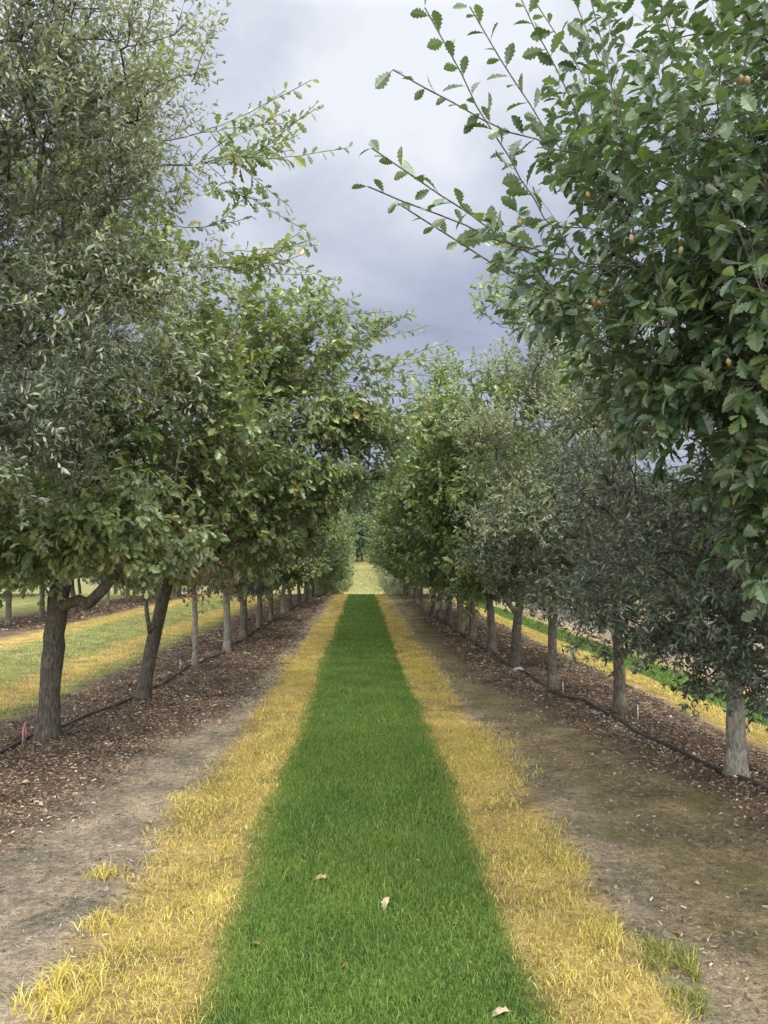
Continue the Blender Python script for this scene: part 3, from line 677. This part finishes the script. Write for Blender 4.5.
right = [((737, 780), ILEX_LOW, 'holm_oak_tree', 'dark bushy evergreen oak with pale grey trunk at the right edge', 1.0, .5),
         ((621, 716), ILEX_MID, 'holm_oak_tree', 'evergreen oak with pale young leaves low on its crown, second trunk from right', 1.0, 2.2),
         ((553, 692), ILEX_MID, 'holm_oak_tree', 'evergreen oak with slim light grey trunk, third visible trunk from the right edge', .95, 4.4),
         ((514, 668), OAK_C, 'oak_tree', 'tall green oak with low side limb making a V, fourth trunk from right', 1.06, 0.),
         ((493, 654), OAK_A, 'oak_tree', 'oak with thin pale trunk right behind the tall oak with V-shaped limb', .95, 1.3),
         ((473, 641), OAK_A, 'oak_tree', 'green oak with stout grey trunk, sixth visible trunk from the right edge', 1.0, 2.7),
         ((461, 634), OAK_B, 'oak_tree', 'yellowish green oak, seventh visible trunk from the right edge', 1.0, 4.),
         ((449, 625), OAK_C, 'oak_tree', 'slim green oak, eighth visible trunk from the right edge', 1.0, 5.),
         ((440, 619), OAK_A, 'oak_tree', 'oak with dark slender trunk, ninth visible trunk from the right edge', .95, .9),
         ((432, 615), OAK_C, 'oak_tree', 'oak with low V-forked dark trunk, far along the right row', 1.0, .1),
         ((422, 609), ILEX_A, 'holm_oak_tree', 'pale evergreen oak just beyond the far V-forked oak on the right', 1.0, 3.1),
         ((416, 605), OAK_B, 'oak_tree', 'oak with barely visible trunk near the crest, last separate one on the right', 1.0, 2.)]
for (px, M, nm, lab, sc, rz) in right:
    p = gspot(*px); plant(nm, M, p[0], p[1], lab, G_R, rz, sc)

# --- trees near the crest and beyond, and the neighbouring rows
rr = random.Random(5)
def row(x, y0, y1, step, kinds, label, group, jx=.15):
    y = y0
    while y < y1:
        M, nm = rr.choice(kinds)
        plant(nm, M, x + rr.uniform(-jx, jx), y + rr.uniform(-.25, .25), label, group, rr.uniform(0, 6.28), rr.uniform(.86, 1.06)); y += step
KM = [(OAK_A, 'oak_tree'), (OAK_B, 'oak_tree'), (ILEX_A, 'holm_oak_tree'), (ILEX_B, 'holm_oak_tree')]
KF = [(FAR_A, 'oak_tree'), (FAR_B, 'holm_oak_tree')]
row(-2.15, 29.5, 40, 2.2, KM, 'small distant tree near the crest at the end of the left row', 'distant trees at the crest, left row')
row(2.25, 29.8, 40, 2.2, KM, 'small distant tree near the crest at the end of the right row', 'distant trees at the crest, right row')
row(-2.4, 42, 78, 3, KF, 'tiny distant tree beyond the crest on the left of the straw path', 'tiny trees beyond the crest, left')
row(3.2, 42, 78, 3, KF, 'tiny distant tree beyond the crest on the right of the straw path', 'tiny trees beyond the crest, right')
row(-2.9, 84, 165, 4, KF, 'tiny pale tree lining the straw path on the far slope, left side', 'tiny trees on the far slope, left', .3)
row(4.2, 84, 165, 4, KF, 'tiny pale tree lining the straw path on the far slope, right side', 'tiny trees on the far slope, right', .3)
for (y, M, nm, lab) in [(18.3, OAK_A, 'oak_tree', 'tree of the next row left, its trunk at the extreme left edge'), (20.6, ILEX_A, 'holm_oak_tree', 'tree of the next row left, its trunk just behind the thick dark trunk'),
        (22.9, OAK_B, 'oak_tree', 'tree of the next row left, its pale trunk just right of the thick dark trunk'), (25.6, ILEX_B, 'holm_oak_tree', 'tree of the next row left, its trunk left of the leaning trunk')]:
    plant(nm, M, -8.4 + rr.uniform(-.1, .1), y, lab, 'trees in the next row on the left', rr.uniform(0, 6), .95)
row(-8.4, 28, 62, 2.4, KM, 'distant tree of the next row left, seen between the nearer trunks', 'trees in the next row on the left')
row(-14.2, 29, 60, 2.6, KM, 'distant tree two rows to the left, behind the next row', 'trees two rows to the left')
row(8.6, 15, 60, 2.4, KM, 'tree of the next row right, mostly hidden behind the nearer crowns', 'trees in the next row on the right')
row(14.4, 27, 60, 2.6, KF, 'distant tree two rows to the right, mostly hidden', 'trees two rows to the right')

# --- far wood on the hill: one mass of foliage clumps and stems
def far_wood():
    rg = np.random.default_rng(77); b = Bag()
    n = 420; x = rg.uniform(-110, 110, n) * np.where(np.arange(420) < 120, .12, 1.); y = rg.uniform(158, 330, n); z = H(x, y)
    for i in range(n):
        hgt = rg.uniform(6, 11); m = 130
        v = nrm(rg.normal(0, 1, (m, 3))) * rg.uniform(.5, 1, (m, 1)) * np.array([2.6, 2.6, hgt * .42]); P = np.array([x[i], y[i], z[i] + hgt * .56]) + v
        place_leaves(b, P, nrm(rg.normal(0, 1, (m, 3))), nrm(v + rg.normal(0, .6, (m, 3)) + np.array([0, 0, 1.])), rg.uniform(.9, 1.7, m), T_FAR)
        tube(b, [(x[i], y[i], z[i] - .3), (x[i], y[i], z[i] + hgt * .6)], [.25, .12], 5)
    o = link('far_wood', b.mesh('far_wood', leaf_mat('leaf_far_wood', [(0, (.022, .036, .02)), (.6, (.04, .06, .03)), (1, (.07, .09, .04))], (.06, .08, .045), (1.3, 1.5, .7), rough=.6, tmix=.15, spec=.2))); tag(o, 'dark green wood on the hill at the far end of the alley', 'wood', kind='stuff')
far_wood()

# ------------------------------------------------------------------ mulch and litter
def mulch():
    b = Bag()
    def put(xy, size, tm, up=.9):
        n = len(xy); P = on_ground(xy); P[:, 2] += rng.uniform(.002, .018, n)
        a = rng.uniform(0, 6.28, n); A = nrm(np.stack([np.cos(a), np.sin(a), rng.normal(0, .25, n)], -1))
        place_leaves(b, P, A, np.array([0, 0, up]) + rng.normal(0, .4, (n, 3)), size, tm)
    chip = leaf_tmpl([(0, .10), (1, .14)], .2, .1); curl = leaf_tmpl([(0, .03), (.5, .25), (1, .03)], .7, .3)
    for side in (-1, 1):
        lo, hi = ((-3.5, -1.7) if side < 0 else (2.2, 3.75))
        xy, ws = scatter([(2.4, 7.5, 3000, 1), (7.5, 12, 1500, 1.4), (12, 20, 600, 2.2), (20, 37, 160, 3.5)], lambda y: (lo - .01 if side < 0 else lo - .65, hi + .6 if side < 0 else hi))
        x = xy[:, 0]; g_ = np.clip((xy[:, 1] - 5.5) / 4, 0, 1) * .75; d = np.minimum(x - lo + (g_ if side > 0 else 0), hi - x + (g_ if side < 0 else 0)) + wob(xy[:, 1], 3 + side) * .8
        k = rng.random(len(x)) < np.clip(d / .45, 0, 1); xy, ws = xy[k], ws[k]
        m = rng.random(len(xy)) < .55
        put(xy[m], rng.uniform(.015, .036, m.sum()) * ws[m] ** .7, curl); put(xy[~m], rng.uniform(.008, .036, (~m).sum()) * ws[~m] ** .7, chip)
    # thin litter on bare soil
    for lo, hi in ((-1.75, -1.0), (1.15, 2.2)):
        xy, ws = scatter([(2.3, 7, 1500, 1), (7, 14, 600, 1.5)], lambda y: (lo, hi))
        gx, gy = xy[:, 0], xy[:, 1]; dens = np.clip(.18 + .8 * np.maximum(0, np.sin(gx * 3.3 + 1.4 * np.sin(gy * .9)) * np.sin(gy * 1.7 + 1.2 * np.sin(gx * 4))) + .5 * np.maximum(0, (np.abs(gx) - 1.7)), .1, 1)
        k = rng.random(len(xy)) < dens; xy, ws = xy[k], ws[k]
        put(xy, rng.uniform(.008, .028, len(xy)) * ws, chip)
    xy, ws = scatter([(17, 38, 60, 3)], lambda y: (-9.4, -7.2)); put(xy, rng.uniform(.02, .04, len(xy)) * ws, curl)
    o = link('mulch', b.mesh('mulch', M_MULCH)); tag(o, 'brown leaf litter and bark mulch under both tree rows', 'mulch', kind='stuff')
mulch()

def clods():
    M_ = blade_mat('soil_crumb', [(0, (.06, .045, .033)), (.5, (.12, .098, .075)), (.9, (.165, .14, .108)), (1, (.24, .21, .17))], tmix=0, rough=.95)
    b = Bag()
    for lo, hi, den in ((-2.3, -1.05, 650), (1.1, 2.5, 650)):
        xy, ws = scatter([(2.3, 6, den, 1), (6, 12, den * .4, 1.6)], lambda y: (lo, hi))
        k = rng.random(len(xy)) < np.clip(.5 + .6 * np.sin(xy[:, 0] * 4 + xy[:, 1]) * np.sin(xy[:, 1] * 3.1 - xy[:, 0] * 2), .08, 1); xy, ws = xy[k], ws[k]
        n = len(xy); P = on_ground(xy); S = rng.uniform(.003, .007, n) * np.exp(np.abs(rng.normal(0, .55, n))) * ws
        base = np.array([(-.6, -.3, -.1), (.2, -.65, -.1), (.65, .1, -.1), (.1, .6, -.1), (-.5, .4, -.1), (-.1, -.1, .5), (.2, .15, .42)])
        a = rng.uniform(0, 6.28, n); ca, sa = np.cos(a), np.sin(a)
        V = base[None] * rng.uniform(.75, 1.25, (n, 7, 3)); V = np.stack([V[..., 0] * ca[:, None] - V[..., 1] * sa[:, None], V[..., 0] * sa[:, None] + V[..., 1] * ca[:, None], V[..., 2]], -1)
        W_ = P[:, None] + V * S[:, None, None]; kk = np.arange(n)[:, None, None] * 7
        b.add(W_.reshape(-1, 3), None, (kk + np.array([[0, 1, 5], [1, 6, 5], [1, 2, 6], [2, 3, 6], [3, 5, 6], [3, 4, 5], [4, 0, 5]])[None]).reshape(-1, 3))
    o = link('soil_crumbs', b.mesh('soil_crumbs', M_)); tag(o, 'loose earth crumbs on the bare soil beside the dry grass', 'soil', kind='stuff')
clods()

# ------------------------------------------------------------------ irrigation hoses
def hose(pix, label, extra_front=None):
    pts = [gspot(*q) for q in pix]
    P = np.array(pts); order = np.argsort(P[:, 1]); P = P[order]
    yy = np.linspace(P[0, 1], P[-1, 1], 260); xx = np.interp(yy, P[:, 1], P[:, 0])
    ker = np.hanning(9); ker /= ker.sum(); xx = np.convolve(np.pad(xx, 4, mode='edge'), ker, mode='valid')
    xx = xx + .018 * np.sin(yy * 2.6) + .01 * np.sin(yy * 6.1 + 1)
    C = np.stack([xx, yy, H(xx, yy) + .018 + .006 * np.sin(yy * 3.3)], -1)
    b = Bag(); tube(b, C, .015, 8)
    o = link('irrigation_hose', b.mesh('irrigation_hose', M_HOSE, True)); tag(o, label, 'hose'); return C
LH = hose([(-60, 790), (0, 757), (40, 738), (80, 722), (130, 704), (160, 688), (183, 673), (205, 664), (222, 655), (240, 643), (262, 629), (285, 614), (305, 602)], 'dark plastic irrigation hose lying along the left tree row')
RH = hose([(840, 838), (768, 797), (720, 777), (660, 747), (620, 726), (585, 707), (553, 694), (525, 676), (510, 668), (492, 655), (470, 642), (450, 628), (430, 614), (412, 603)], 'dark plastic irrigation hose lying along the right tree row')
# pale stones beside the right hose
gb = Bag()
k = rng.integers(20, 150, 1500); P = RH[k] + np.stack([rng.normal(-.06, .05, 1500), rng.uniform(-.1, .1, 1500), np.zeros(1500)], -1)
ok = np.sin(P[:, 1] * 1.9 + 1) + .4 * np.sin(P[:, 1] * 5) > -.1; P = P[ok]; P[:, 2] = H(P[:, 0], P[:, 1]) + .004
m = len(P); a = rng.uniform(0, 6.28, m)
pebV = np.array([(-.5, 0, 0), (0, -.5, 0), (.5, 0, 0), (0, .5, 0), (0, 0, .4)]) ; 
S = rng.uniform(.008, .03, m)
W = P[:, None] + pebV[None] * S[:, None, None]
kk = np.arange(m)[:, None, None] * 5
gb.add(W.reshape(-1, 3), None, (kk + np.array([[0, 1, 4], [1, 2, 4], [2, 3, 4], [3, 0, 4]])[None]).reshape(-1, 3))
o = link('gravel', gb.mesh('gravel', M_GRAVEL)); tag(o, 'pale crushed stone along the right irrigation hose', 'gravel', kind='stuff')

# ------------------------------------------------------------------ sprinklers, marker, stone, fallen leaves
def sprinkler(px, py, hgt, label, dark=True):
    p = gspot(px, py); r = empty('sprinkler', (p[0], p[1], float(H(p[0], p[1]))), label, 'sprinkler', 'micro sprinklers on stakes', random.uniform(0, 3))
    b = Bag(); tube(b, [(0, 0, -.03), (0, 0, hgt * .75)], [.005, .006], 8); link('stake', b.mesh('stake', M_PALESTAKE, True), r)
    h = Bag(); tube(h, [(0, 0, hgt * .72), (0, 0, hgt * .8), (0, 0, hgt * .82), (0, 0, hgt * .86)], [.009, .010, .018, .016], 10)
    for s in (-1, 1): tube(h, [(s * .014, 0, hgt * .84), (s * .020, 0, hgt * .92), (s * .012, 0, hgt)], [.003, .003, .003], 5)
    tube(h, [(0, 0, hgt * .98), (0, 0, hgt * 1.0), (0, 0, hgt * 1.04)], [.016, .018, .006], 10)
    link('spray_head', h.mesh('spray_head', M_STAKE, True), r)
    t_ = Bag(); tube(t_, [(0, 0, hgt * .76), (.03, .0, hgt * .6), (.045, 0, hgt * .3), (.07, 0, .02), (.1, .02, .012)], [.003] * 5, 6); link('feed_tube', t_.mesh('feed_tube', M_HOSE, True), r)
sprinkler(638, 724, .20, 'micro sprinkler on a pale stake right of the second visible trunk from the right')
sprinkler(563, 694, .18, 'micro sprinkler on a pale stake beside the slim light grey trunk')
sprinkler(180, 672, .20, 'micro sprinkler on a stake between leaning trunk and thin sapling, left row')
p = gspot(24, 752); r = empty('marker_stake', (p[0], p[1], float(H(p[0], p[1]))), 'short stake tied with faded pink tape beside the thick dark trunk', 'marker stake')
b = Bag(); tube(b, [(0, 0, -.03), (.01, 0, .24)], [.005, .004], 7); link('stake', b.mesh('stake', M_STAKE, True), r)
b = Bag(); tube(b, [(.004, -.006, .22), (-.008, -.012, .15), (-.004, -.014, .08), (-.012, -.016, .03)], [.005, .007, .006, .002], 5); tube(b, [(.006, -.006, .2), (.016, -.01, .15), (.018, -.012, .10)], [.004, .005, .002], 5)
link('tape', b.mesh('tape', M_PINK, True), r)

p = gspot(519, 672); b = Bag()
tube(b, [(-.09, 0, 0), (-.07, 0, .012), (0, .01, .02), (.05, .015, .014), (.07, .02, .0)], [.008, .028, .038, .028, .008], 9, rough=.15)
o = link('stone', b.mesh('stone', M_GRAVEL), None, (p[0], p[1], float(H(p[0], p[1])) - .005)); tag(o, 'pale stone lying beside the hose at the foot of the V-forked oak', 'stone')

def fallen_leaf(px, py, size, rz, curl, label, mat=None, z=.022, tilt=.3):
    p = gspot(px, py)
    V, Q = leaf_tmpl([(0, .02), (.15, .05), (.32, .22), (.42, .15), (.6, .31), (.7, .22), (.86, .22), (1, .02)], .55, curl, .03)
    me = np_mesh('fallen_leaf', (V - np.array([0, .5, 0])) * size, [Q], mat or M_DRY, True)
    o = link('fallen_leaf', me, None, (p[0], p[1], float(H(p[0], p[1])) + z)); o.rotation_euler = (tilt, random.uniform(-.3, .3), rz)
    md = o.modifiers.new('thickness', 'SOLIDIFY'); md.thickness = .0012
    tag(o, label, 'leaf', 'dry leaves lying on the grass'); return o
fallen_leaf(322, 880, .085, 1.5, .5, 'large pale dry leaf lying on the green grass left of centre')
fallen_leaf(304, 858, .055, .3, .8, 'small brown curled leaf on the grass above the large pale leaf', M_DRYB)
fallen_leaf(385, 908, .07, -.5, .3, 'narrow pale leaf standing on edge in the grass, right of the large pale leaf', tilt=.9)
fallen_leaf(256, 946, .06, 1.0, .6, 'brownish crumpled leaf at the left edge of the green grass', M_DRYB)
fallen_leaf(503, 1016, .07, 1.7, .5, 'pale leaf on the green grass at the bottom edge of the picture')
fallen_leaf(418, 863, .03, .8, .3, 'tiny whitish leaf scrap on the grass right of the other leaves')
for (px_, py_, sz_, rz_, lab_) in [(345, 965, .03, 2.1, 'tiny brown leaf scrap on the green grass below the large pale leaf'), (440, 918, .028, .9, 'tiny dark leaf scrap on the green grass right of the narrow pale leaf'), (356, 740, .045, 1.4, 'small brown leaf alone on the grass farther up the green strip'), (470, 965, .03, .2, 'tiny brown scrap near the right edge of the green strip')]:
    fallen_leaf(px_, py_, sz_, rz_, .7, lab_, M_DRYB, .016)
fallen_leaf(582, 868, .07, 1.2, .8, 'dark brown curled leaf on bare soil right of the dry strip', M_DRYB, .02)
fallen_leaf(677, 934, .06, .6, .8, 'brown curled leaf on bare soil just behind the large olive tuft', M_DRYB, .02)
fallen_leaf(697, 887, .035, .4, .3, 'tiny white leaf scrap on bare soil at the right', None, .012)
fallen_leaf(40, 809, .06, .9, .4, 'tan dry leaf on the dark mulch at the left edge', None, .02)
fallen_leaf(26, 789, .05, 2.0, .3, 'whitish leaf on dark mulch at left edge, farther than the tan one', None, .02)

# ------------------------------------------------------------------ world, sun, camera
W = bpy.data.worlds.new('World'); SC.world = W; W.use_nodes = True
nt = W.node_tree; nt.nodes.clear(); L = nt.links
SUN_EL, SUN_AZ = math.radians(58), math.radians(140)     # azimuth clockwise from +Y: behind the camera, to the right
sky = N(nt, 'ShaderNodeTexSky', sky_type='NISHITA', sun_disc=False, sun_elevation=SUN_EL, sun_rotation=SUN_AZ)
bg1 = N(nt, 'ShaderNodeBackground', i={'Strength': .1}); L.new(sky.outputs[0], bg1.inputs[0])
tc = N(nt, 'ShaderNodeTexCoord'); sp = N(nt, 'ShaderNodeSeparateXYZ'); L.new(tc.outputs['Generated'], sp.inputs[0])
zc = math_(nt, 'MAXIMUM', sp.outputs[2], 0.); den = math_(nt, 'ADD', zc, .22)
cv = N(nt, 'ShaderNodeCombineXYZ'); L.new(math_(nt, 'DIVIDE', sp.outputs[0], den), cv.inputs[0]); L.new(math_(nt, 'DIVIDE', sp.outputs[1], den), cv.inputs[1])
n1 = noise(nt, cv.outputs[0], 1.25, 6, .55, .35); n2 = noise(nt, cv.outputs[0], .55, 3, .5)
cl = math_(nt, 'ADD', math_(nt, 'MULTIPLY', n1, .62), math_(nt, 'MULTIPLY', n2, .38))
cl = math_(nt, 'ADD', cl, math_(nt, 'MULTIPLY', math_(nt, 'SUBTRACT', zc, .38), .50))
cr = ramp(nt, [(.40, (.20, .225, .295)), (.47, (.265, .29, .36)), (.53, (.355, .38, .44)), (.60, (.51, .525, .56))]); L.new(cl, cr.inputs[0])
# thicker, greyer cloud ahead; unseen sky overhead and behind brightened to light the scene
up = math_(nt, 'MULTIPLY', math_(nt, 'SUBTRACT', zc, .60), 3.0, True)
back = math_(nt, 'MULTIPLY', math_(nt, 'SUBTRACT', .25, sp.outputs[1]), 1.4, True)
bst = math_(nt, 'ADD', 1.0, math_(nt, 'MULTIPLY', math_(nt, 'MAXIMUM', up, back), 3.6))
boosted_sky = mixc(nt, math_(nt, 'MAXIMUM', up, back), cr.outputs[0], (.585, .59, .59))
bg2 = N(nt, 'ShaderNodeBackground'); L.new(boosted_sky, bg2.inputs[0]); L.new(bst, bg2.inputs[1])
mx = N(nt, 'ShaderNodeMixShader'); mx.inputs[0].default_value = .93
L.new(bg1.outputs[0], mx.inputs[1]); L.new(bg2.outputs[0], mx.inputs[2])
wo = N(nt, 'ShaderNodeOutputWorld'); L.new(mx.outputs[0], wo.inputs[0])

sl = bpy.data.lights.new('sun', 'SUN'); sl.energy = 1.5; sl.angle = math.radians(12); sl.color = (1., .96, .9)
so = bpy.data.objects.new('sun', sl); COL.objects.link(so)
dv = Vector((math.sin(SUN_AZ) * math.cos(SUN_EL), math.cos(SUN_AZ) * math.cos(SUN_EL), math.sin(SUN_EL)))
so.rotation_euler = dv.to_track_quat('Z', 'Y').to_euler(); so.location = (0, 0, 30)

cam = bpy.data.cameras.new('camera'); co = bpy.data.objects.new('camera', cam); COL.objects.link(co)
cam.sensor_fit = 'VERTICAL'; cam.sensor_height = 32.; cam.lens = F / 1024 * 32.; cam.clip_end = 3000; cam.clip_start = .05
co.location = EYE; co.rotation_euler = (math.pi / 2 + PITCH, 0, -YAW); SC.camera = co

SC.view_settings.view_transform = 'Standard'; SC.view_settings.look = 'None'; SC.view_settings.exposure = .85; SC.view_settings.gamma = 1.
SC.cycles.use_denoising = True
SC.cycles.max_bounces = 6; SC.cycles.diffuse_bounces = 4; SC.cycles.glossy_bounces = 2; SC.cycles.transmission_bounces = 4; SC.cycles.transparent_max_bounces = 4
